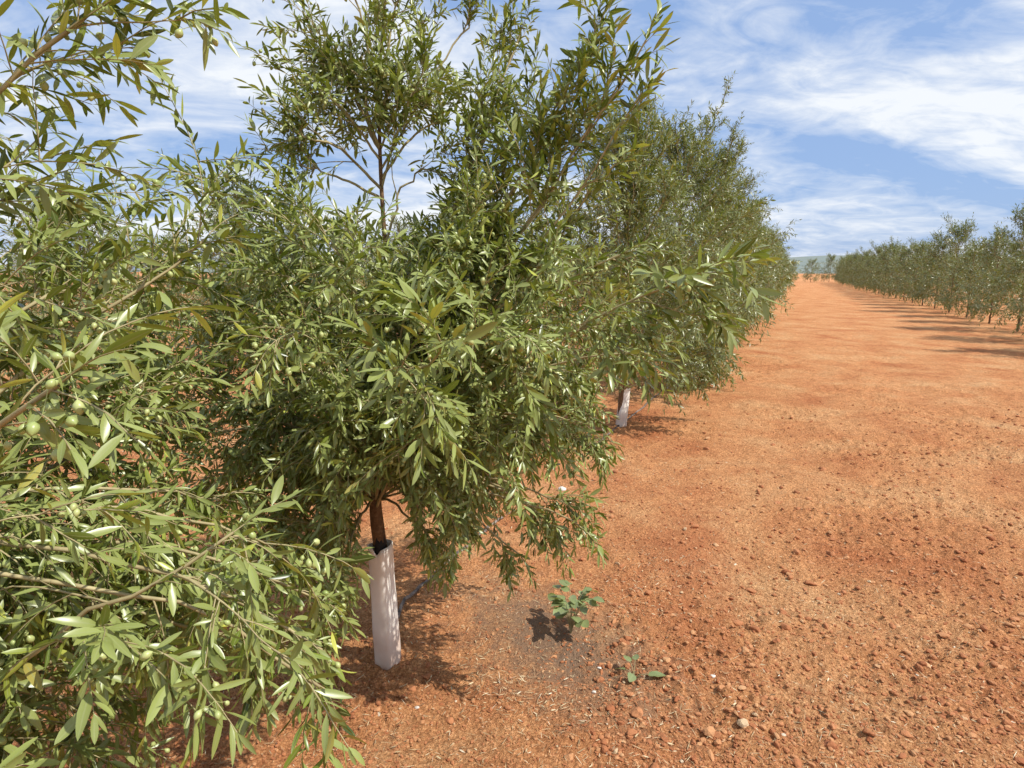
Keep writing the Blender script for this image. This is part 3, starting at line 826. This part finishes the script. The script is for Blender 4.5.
# ------------------------------------------------------------------ tree guards
def guard(base, h, w, rz, lean, label, seed):
    r = np.random.default_rng(seed)
    root = empty('tree_guard', tuple(base), rz); root.rotation_euler = (lean[0], lean[1], rz)
    tag(root, label, 'tree guard', 'white plastic tree guards')
    seg = 36; rows = 22
    V = []; th_ = 0.0016
    def sect(an, z, off=0.0):
        # sheet folded to a rounded rhombus
        k = 1.0 / (abs(math.cos(an)) ** 1.25 + abs(math.sin(an)) ** 1.25) ** (1 / 1.25)
        rr = w / 2 * (0.90 * k + 0.16) * (1 + 0.018 * math.sin(z * 14 + an * 2) + 0.012 * math.sin(z * 31 + an * 3))
        rr *= 1.0 - 0.10 * (z / h - 0.5)
        return rr - off
    ntop = [h + 0.004 * math.sin(2 * math.pi * k / seg * 2 + 1) - (0.030 * math.exp(-((k - 24) / 1.8) ** 2)) for k in range(seg)]
    for off in (0.0, th_):
        for j in range(rows):
            for k in range(seg):
                an = 2 * math.pi * k / seg; z = -0.02 + (ntop[k] + 0.02) * j / (rows - 1); rr = sect(an, z, off)
                V.append([math.cos(an) * rr, math.sin(an) * rr, z])
    F = []; n1_ = rows * seg
    for j in range(rows - 1):
        for k in range(seg):
            k2 = (k + 1) % seg
            F.append([j * seg + k, j * seg + k2, (j + 1) * seg + k2, (j + 1) * seg + k])
            F.append([n1_ + j * seg + k2, n1_ + j * seg + k, n1_ + (j + 1) * seg + k, n1_ + (j + 1) * seg + k2])
    j = rows - 1
    for k in range(seg):
        k2 = (k + 1) % seg; F.append([j * seg + k, j * seg + k2, n1_ + j * seg + k2, n1_ + j * seg + k])
    obj('sleeve', mesh_from('sleeve', np.array(V), [np.array(F)], M_GUARD), root)
    # crumpled dark lining pushed up out of the mouth
    V = []; F = []; rows2 = 7
    for j in range(rows2):
        for k in range(18):
            an = 2 * math.pi * k / 18; z = h - 0.06 + 0.09 * j / (rows2 - 1) * (0.75 + 0.5 * r.random())
            rr = w / 2 * (0.72 - 0.05 * j) * (1 + 0.22 * r.uniform(-1, 1))
            V.append([math.cos(an) * rr, math.sin(an) * rr, z])
    for j in range(rows2 - 1):
        for k in range(18):
            k2 = (k + 1) % 18; F.append([j * 18 + k, j * 18 + k2, (j + 1) * 18 + k2, (j + 1) * 18 + k])
    obj('lining', mesh_from('lining', np.array(V), [np.array(F)], M_DARK), root)
    return root
guard(BASE1 + [0, 0, -.005], 0.515, 0.099, math.radians(20), (math.radians(0), math.radians(-1.5)), 'nearest white plastic tree guard, tall, with dark lining sticking out of its mouth', 1)
guard(BASE2 + [0, 0, 0], 0.42, 0.112, math.radians(60), (math.radians(2), math.radians(7)), 'small white tree guard leaning right in the shade of the second olive tree', 2)
guard(BASE3 + [0, 0, 0], 0.40, 0.108, math.radians(20), (0, math.radians(2)), 'farthest white tree guard, half hidden behind hanging leaves of the row', 3)

# ------------------------------------------------------------------ drip hose along the row
hp = [G(391, 636), G(402, 602), G(423, 584), G(471, 544), G(490, 527), G(560, 475), G(636, 413), G(668, 385), G(700, 360)]
hp = np.array(hp); x = np.arange(len(hp)); xx = np.linspace(0, len(hp) - 1, 140)
hp = np.stack([np.interp(xx, x, hp[:, i]) for i in range(3)], 1)
for _ in range(5): hp[1:-1] = (hp[:-2] + hp[1:-1] * 2 + hp[2:]) / 4
hp[:, 2] = ground_z(hp[:, 0], hp[:, 1]) + 0.010 + 0.004 * np.sin(xx * 1.7) - 0.03 * np.clip((hp[:, 1] - 3.75) * 4, 0, 1) * np.clip((5.6 - hp[:, 1]) * 4, 0, 1)
tb = Tubes(); tb.add(hp, 0.0085, 10)
tag(obj('drip_hose', tb.mesh('drip_hose', M_HOSE)), 'dusty dark irrigation hose lying on the soil along the tree row', 'hose')

# ------------------------------------------------------------------ weeds
def weed(px, py, n, rad, h, leaf, label, seed, explicit=None):
    r = np.random.default_rng(seed); p = G(px, py); z = float(ground_z(p[0], p[1]))
    root = empty('weed', (p[0], p[1], z)); tag(root, label, 'weed')
    tb = Tubes(); pos, u, nn, L, W, C, T = [], [], [], [], [], [], []
    for k in range(n):
        if explicit: a, rr, zz_ = explicit[k]
        else: a, rr, zz_ = k * 2.4 + r.uniform(-.3, .3), rad * r.uniform(.15, 1), h * r.uniform(.45, 1)
        tip = np.array([math.cos(a) * rr, math.sin(a) * rr, zz_])
        st = bez(np.array([0, 0, -.01]), np.array([tip[0] * .3, tip[1] * .3, zz_ * .9]), tip, 6)
        tb.add(st, np.linspace(.0022, .0012, 6), 5)
        for q in range(1 if explicit else 3):
            a2 = a + r.uniform(-1.1, 1.1) if q else a
            b0, _ = sample(st, 1.0 if q == 0 else r.uniform(.55, .95))
            pos.append(b0); u.append([math.cos(a2), math.sin(a2), r.uniform(-.1, .35)]); nn.append(unit([r.normal(0, .25), r.normal(0, .25), 1]))
            l = leaf * r.uniform(.75, 1.2); L.append(l); W.append(l * r.uniform(.55, .7)); C.append(r.uniform(0, .22)); T.append(r.uniform(.25, .9))
    obj('stem', tb.mesh('stem', M_TWIG), root)
    obj('leaves', leaves_mesh('leaves', [tuple(np.array(v) for v in (pos, u, nn, L, W, C, T))], T_ROUND, M_WEED), root)
    return root
weed(571, 630, 20, .11, .20, .058, 'bushy green weed with broad leaves beside the grey patch of soil', 4)
weed(634, 676, 6, .06, .05, .056, 'small low weed of four or five leaves right of the white pebble', 6,
     explicit=[(1.9, .03, .05), (1.3, .035, .055), (-.35, .05, .03), (-.1, .065, .025), (2.7, .03, .03), (-2, .012, .03)])

# ------------------------------------------------------------------ land beyond the orchard
def hills():
    n = 260; V = []; F = []
    for k in range(n):
        a = 2 * math.pi * k / n
        r = np.array([300.0, 420.0, 700.0, 1100.0])
        hgt = 14 + 12 * math.sin(a * 3 + 1) + 7 * math.sin(a * 7 + 2) + 3 * math.sin(a * 17) + 1.2 * math.sin(a * 41 + 1)
        for rr, hh_ in zip(r, (-1.0, 0.12 * hgt, 0.6 * hgt, hgt + 4)): V.append([rr * math.sin(a), rr * math.cos(a), hh_])
    for k in range(n):
        k2 = (k + 1) % n
        for j in range(3): F.append([k * 4 + j, k2 * 4 + j, k2 * 4 + j + 1, k * 4 + j + 1])
    return np.array(V), np.array(F)
m, nt, b, out = new_mat('far_scrub_hazed')
nt.links.new(ramp(nt, noise(nt, 0.05, 8, 0.7), [(0.35, (0.14, 0.18, 0.17)), (0.55, (0.19, 0.22, 0.19)), (0.7, (0.30, 0.27, 0.22))]), b.inputs['Base Color']); b.inputs['Roughness'].default_value = 1  # distance haze is put into the colour: scrub greyed towards blue
hv, hf = hills()
tag(obj('hills', mesh_from('hills', hv, [hf], m)), 'low scrub covered hills along the horizon', kind='structure')
